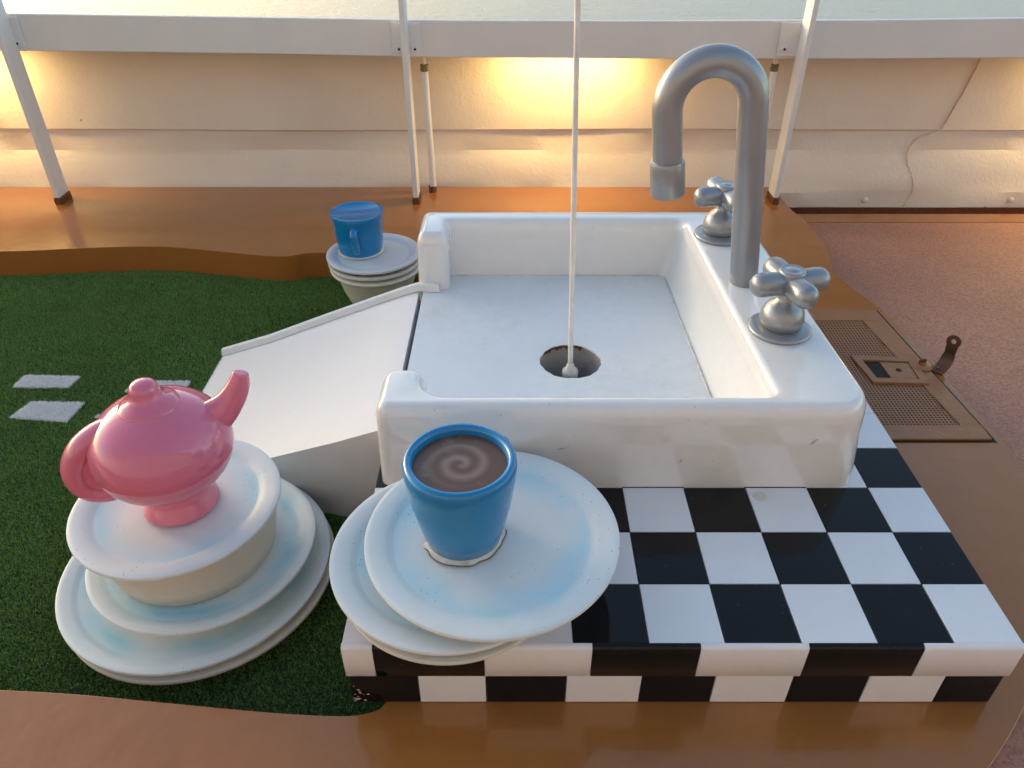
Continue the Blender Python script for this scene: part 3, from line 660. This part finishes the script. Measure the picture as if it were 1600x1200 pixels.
plate(-0.125, 1.072, 0.245, 0.232, 'lowest plate under the coffee cup, overhanging the plinth edge', M['bowl'], G2, foot=0.0545)
plate(-0.125, 1.080, 0.285, 0.248, 'middle plate under the coffee cup, sticking out to the left', M['plate_a'], G2, foot=0.030)
plate(-0.040, 1.088, 0.328, 0.259, 'topmost plate with a pale blue ring holding the blue coffee cup', M['plate_a'], G2, foot=0.030)

plate(-0.577, 2.893, 0.100, 0.194, 'top plate of the small far stack with the little blue cup on it', M['plate_c'], G3, foot=0.020)
plate(-0.573, 2.886, 0.076, 0.193, 'middle plate of the small far stack between plate and bowl', M['bowl'], G3, foot=0.012)
bm = bmesh.new(); add_lathe(bm, [(0, -0.155), (0.105, -0.155), (0.118, -0.148), (0.145, -0.09), (0.165, -0.03), (0.178, -0.014), (0.189, -0.011), (0.1915, -0.005), (0.188, 0), (0.16, -0.002), (0, -0.01)], 96)
o = obj('bowl', bm, M['bowl'], angle=60); o.location = (-0.568, 2.878, 0.052); o.scale = (1, 1, 1.13); tag(o, 'cream bowl standing on the turf under the small far plates', 'bowl')

# coffee cup
cp = empty('coffee_cup', (-0.099, 1.088, 0.320), 'large blue cup of coffee with a painted cream spiral', 'cup')
bm = bmesh.new(); add_lathe(bm, [(0, 0.001), (0.070, 0.001), (0.0775, 0.006), (0.088, 0.05), (0.099, 0.105), (0.1065, 0.16), (0.1095, 0.188), (0.1085, 0.199), (0.104, 0.206), (0.098, 0.207), (0.0925, 0.203), (0.0905, 0.196), (0.0895, 0.180), (0, 0.180)], 96); obj('cup_body', bm, M['blue'], cp, angle=60)
bm = bmesh.new(); add_lathe(bm, [(0.0894, 0.1885), (0.0, 0.1892)], 64); obj('coffee', bm, M['coffee'], cp)
bm = bmesh.new(); add_sweep(bm, catmull([(0.060, 0.080, 0.160), (0.074, 0.098, 0.163), (0.084, 0.112, 0.148), (0.084, 0.112, 0.110), (0.066, 0.088, 0.075), (0.048, 0.068, 0.06)], 5), 0.011, 16); obj('handle', bm, M['blue'], cp)
bm = bmesh.new()
for i in range(40):
    t = R(200) + R(175) * i / 40
    t1 = R(200) + R(175) * (i + 1) / 40
    def ro(tt, i): return 0.081 + 0.006 * abs(math.sin(1.7 * tt + 0.9 * math.sin(5 * tt)))
    q = [(0.0765 * math.cos(t), 0.0765 * math.sin(t), 0.008), (ro(t, i) * math.cos(t), ro(t, i) * math.sin(t), 0.0005), (ro(t1, i) * math.cos(t1), ro(t1, i) * math.sin(t1), 0.0005), (0.0765 * math.cos(t1), 0.0765 * math.sin(t1), 0.008)]
    bm.faces.new([bm.verts.new(p) for p in q])
obj('chipped_base', bm, M['chip'], cp)
bm = bmesh.new(); add_sweep(bm, [((ro(R(a_), 0) + .0008) * math.cos(R(a_)), (ro(R(a_), 0) + .0008) * math.sin(R(a_)), 0.0012) for a_ in range(208, 372, 4)], 0.0009, 6); obj('crack_line', bm, M['rust'], cp)

# small far cup
c2 = empty('small_cup', (-0.635, 2.930, 0.0905), 'small blue cup with a flat blue filled top on the far plate stack', 'cup')
bm = bmesh.new(); add_lathe(bm, [(0, 0.001), (0.082, 0.001), (0.089, 0.005), (0.095, 0.04), (0.1005, 0.10), (0.1065, 0.155), (0.1085, 0.168), (0.107, 0.173), (0.102, 0.174), (0.094, 0.173), (0.091, 0.1705), (0.090, 0.1695), (0, 0.1695)], 80); obj('cup_body', bm, M['blue'], c2, angle=50)
bm = bmesh.new(); add_sweep(bm, catmull([(0.004, -0.090, 0.128), (0.004, -0.112, 0.130), (0.004, -0.126, 0.118), (0.006, -0.126, 0.085), (0.009, -0.116, 0.050), (0.010, -0.088, 0.038)], 5), [0.017] * 26, 14, flat=0.75); obj('handle', bm, M['blue'], c2)
bm = bmesh.new(); add_lathe(bm, [(0.089, 0.0065), (0.0935, 0.0045), (0.095, 0.001)], 48); obj('white_base_line', bm, M['bowl'], c2)

# teapot
tp = empty('pink_teapot', (-0.788, 1.316, 0.1905), 'glossy pink teapot on a round foot on the left plate stack', 'teapot', rz=R(20))
bm = bmesh.new()
pf = [(0, 0.001), (0.080, 0.001), (0.0865, 0.005), (0.085, 0.012), (0.072, 0.030), (0.064, 0.048), (0.066, 0.058)]
bz, bh, br = 0.178, 0.121, 0.153
for i in range(3, 34):
    t = -math.pi / 2 + math.pi * i / 36
    r_ = br * math.cos(t) ** 0.92; z_ = bz + bh * math.sin(t)
    if z_ > 0.066 and r_ > 0.048: pf.append((r_, z_))
zt = pf[-1][1]
pf += [(0.040, zt + 0.004), (0, zt + 0.006)]
add_lathe(bm, pf, 96); obj('body', bm, M['pink'], tp, angle=70)
bm = bmesh.new(); add_lathe(bm, [(0.064, zt - 0.014), (0.065, zt - 0.004), (0.062, zt + 0.003), (0.052, zt + 0.009), (0.042, zt + 0.015), (0.035, zt + 0.023), (0.0315, zt + 0.032), (0.0305, zt + 0.040), (0.0285, zt + 0.048), (0.022, zt + 0.056), (0.010, zt + 0.0605), (0, zt + 0.061)], 48); obj('lid', bm, M['pink'], tp, angle=80)
bm = bmesh.new()
sp_ = catmull([(0.085, 0, 0.200), (0.118, 0, 0.222), (0.148, 0, 0.244), (0.172, 0, 0.270), (0.189, 0, 0.299), (0.199, 0, 0.328)], 6)
rs = np.interp(np.linspace(0, 1, len(sp_)), [0, 0.25, 0.5, 0.8, 1], [0.056, 0.043, 0.032, 0.0245, 0.0165])
add_sweep(bm, sp_, list(rs), 28, flat=0.8); obj('spout', bm, M['pink'], tp, bevel=0.008, seg=3, blim=50)
bm = bmesh.new()
hp = catmull([(-0.060, 0, 0.252), (-0.115, 0, 0.240), (-0.158, 0, 0.211), (-0.184, 0, 0.168), (-0.187, 0, 0.126), (-0.168, 0, 0.096), (-0.138, 0, 0.086), (-0.110, 0, 0.090), (-0.080, 0, 0.105)], 5)
add_sweep(bm, hp, 0.027, 20, flat=1.2); hd = obj('handle', bm, M['pink'], tp)
bm = bmesh.new(); web = [(-0.07, 0.245)] + [(p[0], p[2]) for p in hp[2:-2]] + [(-0.08, 0.085)]
add_prism(bm, [(x, -0.022, z) for x, z in web], [(x, 0.022, z) for x, z in web]); obj('handle_web', bm, M['pink'], tp, angle=40)

# ------------------------------------------------------------------ vent hatch and hasp on the kerb
hz = 0.004
ht = empty('vent_hatch', (1.28, 2.16, 0), 'brown perforated metal hatch set in the kerb right of the sink', 'hatch')
def HP(x, y, z): return (x - 1.28, y - 2.16, z)
def edge_out(y): return 1.410 + (2.566 - y) * 0.055
def edge_in(y): return 1.330 + (2.485 - y) * 0.092
YA, YB, YC, YD = 1.775, 1.842, 2.482, 2.560
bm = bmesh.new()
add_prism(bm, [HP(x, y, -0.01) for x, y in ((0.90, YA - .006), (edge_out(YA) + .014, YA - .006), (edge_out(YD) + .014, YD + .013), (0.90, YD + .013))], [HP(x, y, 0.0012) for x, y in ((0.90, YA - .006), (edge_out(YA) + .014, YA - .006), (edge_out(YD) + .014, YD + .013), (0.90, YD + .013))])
obj('gap_shade_sheet', bm, M['shade_bolt_black'], ht)  # black sheet paints the shade behind the holes and round the frame
bm = bmesh.new()
add_prism(bm, [HP(*p, hz - .002) for p in ((0.9, YA), (edge_out(YA), YA), (edge_out(YB), YB), (0.9, YB))], [HP(*p, hz + .006) for p in ((0.9, YA), (edge_out(YA), YA), (edge_out(YB), YB), (0.9, YB))])
add_prism(bm, [HP(*p, hz - .002) for p in ((edge_in(YB), YB), (edge_out(YB), YB), (edge_out(YC), YC), (edge_in(YC), YC))], [HP(*p, hz + .006) for p in ((edge_in(YB), YB), (edge_out(YB), YB), (edge_out(YC), YC), (edge_in(YC), YC))])
add_prism(bm, [HP(*p, hz - .002) for p in ((0.9, YC), (edge_out(YC), YC), (edge_out(YD), YD), (0.9, YD))], [HP(*p, hz + .006) for p in ((0.9, YC), (edge_out(YC), YC), (edge_out(YD), YD), (0.9, YD))])
bmesh.ops.remove_doubles(bm, verts=bm.verts[:], dist=1e-5)
fr_ = obj('hatch_frame', bm, M['hatch'], ht, bevel=0.002, seg=2)
# perforated sheet: every cell a square of metal with an eight-sided hole
bm = bmesh.new(); pt = 0.0118; hr = 0.0038
ang8 = [math.pi / 8 + k * math.pi / 4 for k in range(8)]
y = YB + pt / 2
sq = lambda a_: (max(-1, min(1, 1.42 * math.cos(a_))) * pt / 2, max(-1, min(1, 1.42 * math.sin(a_))) * pt / 2)
row = 0
while y < YC:
    x = 0.955 + (0.0)
    while x < edge_in(y) - 0.002:
        o_ = [bm.verts.new(HP(x + sx * 1.0, y + sy * 1.0, hz + 0.0035)) for sx, sy in ((pt/2, pt/4.8), (pt/2, pt/2), (-pt/2 + pt*0.28, pt/2), (-pt/2, pt/2), (-pt/2, -pt/4.8), (-pt/2, -pt/2), (pt/2 - pt*0.28, -pt/2), (pt/2, -pt/2))]
        i_ = [bm.verts.new(HP(x + hr * math.cos(t), y + hr * math.sin(t), hz + 0.0035)) for t in (R(22), R(60), R(110), R(140), R(202), R(240), R(290), R(320))]
        for k in range(8): bm.faces.new((o_[k], o_[(k + 1) % 8], i_[(k + 1) % 8], i_[k]))
        x += pt
    y += pt; row += 1
per = obj('perforated_sheet', bm, M['hatch'], ht, recalc=True); per['kind'] = 'stuff'
LZ = hz + 0.0045
lp = [(1.196, 2.262), (1.402, 2.226), (1.386, 2.060), (1.205, 2.066)]
lp = [(1.190, 2.232), (1.405, 2.214), (1.390, 2.058), (1.205, 2.066)]
def frame_loop(bm, lo, li, z0, z1):
    a_ = [bm.verts.new(HP(*p, z0)) for p in lo]; b_ = [bm.verts.new(HP(*p, z1)) for p in lo]; c_ = [bm.verts.new(HP(*p, z1)) for p in li]; d_ = [bm.verts.new(HP(*p, z0)) for p in li]
    for i in range(4):
        j = (i + 1) % 4
        bm.faces.new((a_[i], a_[j], b_[j], b_[i])); bm.faces.new((b_[i], b_[j], c_[j], c_[i])); bm.faces.new((c_[i], c_[j], d_[j], d_[i]))
def lerp2(poly, u0, u1, v0, v1):
    def q(u, v):
        t = Vector(poly[0]).lerp(Vector(poly[1]), u); b_ = Vector(poly[3]).lerp(Vector(poly[2]), u); r_ = t.lerp(b_, v); return (r_.x, r_.y)
    return [q(u0, v0), q(u1, v0), q(u1, v1), q(u0, v1)]
bm = bmesh.new(); frame_loop(bm, lp, lerp2(lp, .13, .87, .17, .83), hz, LZ + 0.008); obj('latch_plate', bm, M['hatch'], ht, bevel=0.0025, seg=2)
bm = bmesh.new(); q = lerp2(lp, .10, .90, .10, .90); add_prism(bm, [HP(*p, hz) for p in q], [HP(*p, hz + 0.0045) for p in q]); obj('latch_recess', bm, M['shade_bolt_black'], ht)
bm = bmesh.new(); q = lerp2(lp, .40, .86, .20, .80); add_prism(bm, [HP(*p, hz + .003) for p in q], [HP(*p, LZ + 0.0045) for p in q]); lt_ = obj('latch_tongue', bm, M['hatch'], ht, bevel=0.002, seg=2)
bm = bmesh.new(); qx = lerp2(lp, .62, .62, .5, .5)[0]; add_lathe(bm, [(0.010, 0), (0.010, 0.0008), (0, 0.0008)], 14, HP(*qx, LZ + 0.0046)); obj('keyhole', bm, M['shade_bolt_black'], lt_)
# hinge eye on the frame
bm = bmesh.new(); add_lathe(bm, [(0.036, 0), (0.036, 0.005), (0.032, 0.008), (0.012, 0.008), (0.011, 0.016), (0, 0.017)], 24, HP(1.412, 2.170, hz + 0.007)); obj('pivot_disc', bm, M['hatch'], ht, angle=50)
bm = bmesh.new(); add_box(bm, 1.400 - 1.28, 1.424 - 1.28, 2.166 - 2.16, 2.174 - 2.16, hz + 0.014, hz + 0.036); obj('staple', bm, M['hasp'], ht, bevel=0.003, seg=2)

hs = empty('hasp_bracket', (1.462, 2.150, 0.0), 'small upright brown hasp bracket with a round hole on the kerb edge beside the hatch', 'bracket', rz=R(42))
# bent strap: lies on the kerb edge, then turns up with an eye in it
bm = bmesh.new()
path = catmull([(-0.015, 0.004), (0.01, 0.004), (0.036, 0.006), (0.056, 0.018), (0.064, 0.040), (0.062, 0.060), (0.058, 0.085)], 4)
wv = np.interp(np.linspace(0, 1, len(path)), [0, 0.6, 0.75, 1], [0.022, 0.021, 0.017, 0.019])
th = 0.0025; rows = []
for i, p in enumerate(path):
    t = Vector(path[min(i + 1, len(path) - 1)]) - Vector(path[max(i - 1, 0)]); t.normalize(); nx, nz = -t[1], t[0]
    rows.append([bm.verts.new((p[0] + s * nx * th, sy * wv[i], p[1] + s * nz * th)) for s, sy in ((-1, -1), (-1, 1), (1, 1), (1, -1))])
for a_, b_ in zip(rows, rows[1:]):
    for i in range(4): j = (i + 1) % 4; bm.faces.new((a_[i], a_[j], b_[j], b_[i]))
bm.faces.new(rows[0][::-1]); bm.faces.new(rows[-1])
obj('strap', bm, M['hasp'], hs, angle=40)
bm = bmesh.new(); ax = frame((-1, 0, 0.03)); cc = Vector((0.0575, 0, 0.098)); n_ = 28
def eye(r, dx, sq_=1.0): return [bm.verts.new(cc + ax @ Vector((r * math.cos(2 * math.pi * k / n_), r * math.sin(2 * math.pi * k / n_), dx))) for k in range(n_)]
ro, ri, ro2, ri2 = eye(0.0235, th), eye(0.0085, th), eye(0.0235, -th), eye(0.0085, -th)
for k in range(n_):
    j = (k + 1) % n_
    bm.faces.new((ro[k], ro[j], ri[j], ri[k])); bm.faces.new((ro2[j], ro2[k], ri2[k], ri2[j])); bm.faces.new((ro2[k], ro2[j], ro[j], ro[k])); bm.faces.new((ri[k], ri[j], ri2[j], ri2[k]))
obj('eye', bm, M['hasp'], hs, angle=40)
bm = bmesh.new(); add_lathe(bm, [(0.010, 0), (0.010, 0.005), (0.006, 0.008), (0, 0.009)], 14, (0.012, 0, 0.006)); obj('rivet', bm, M['hasp'], hs)
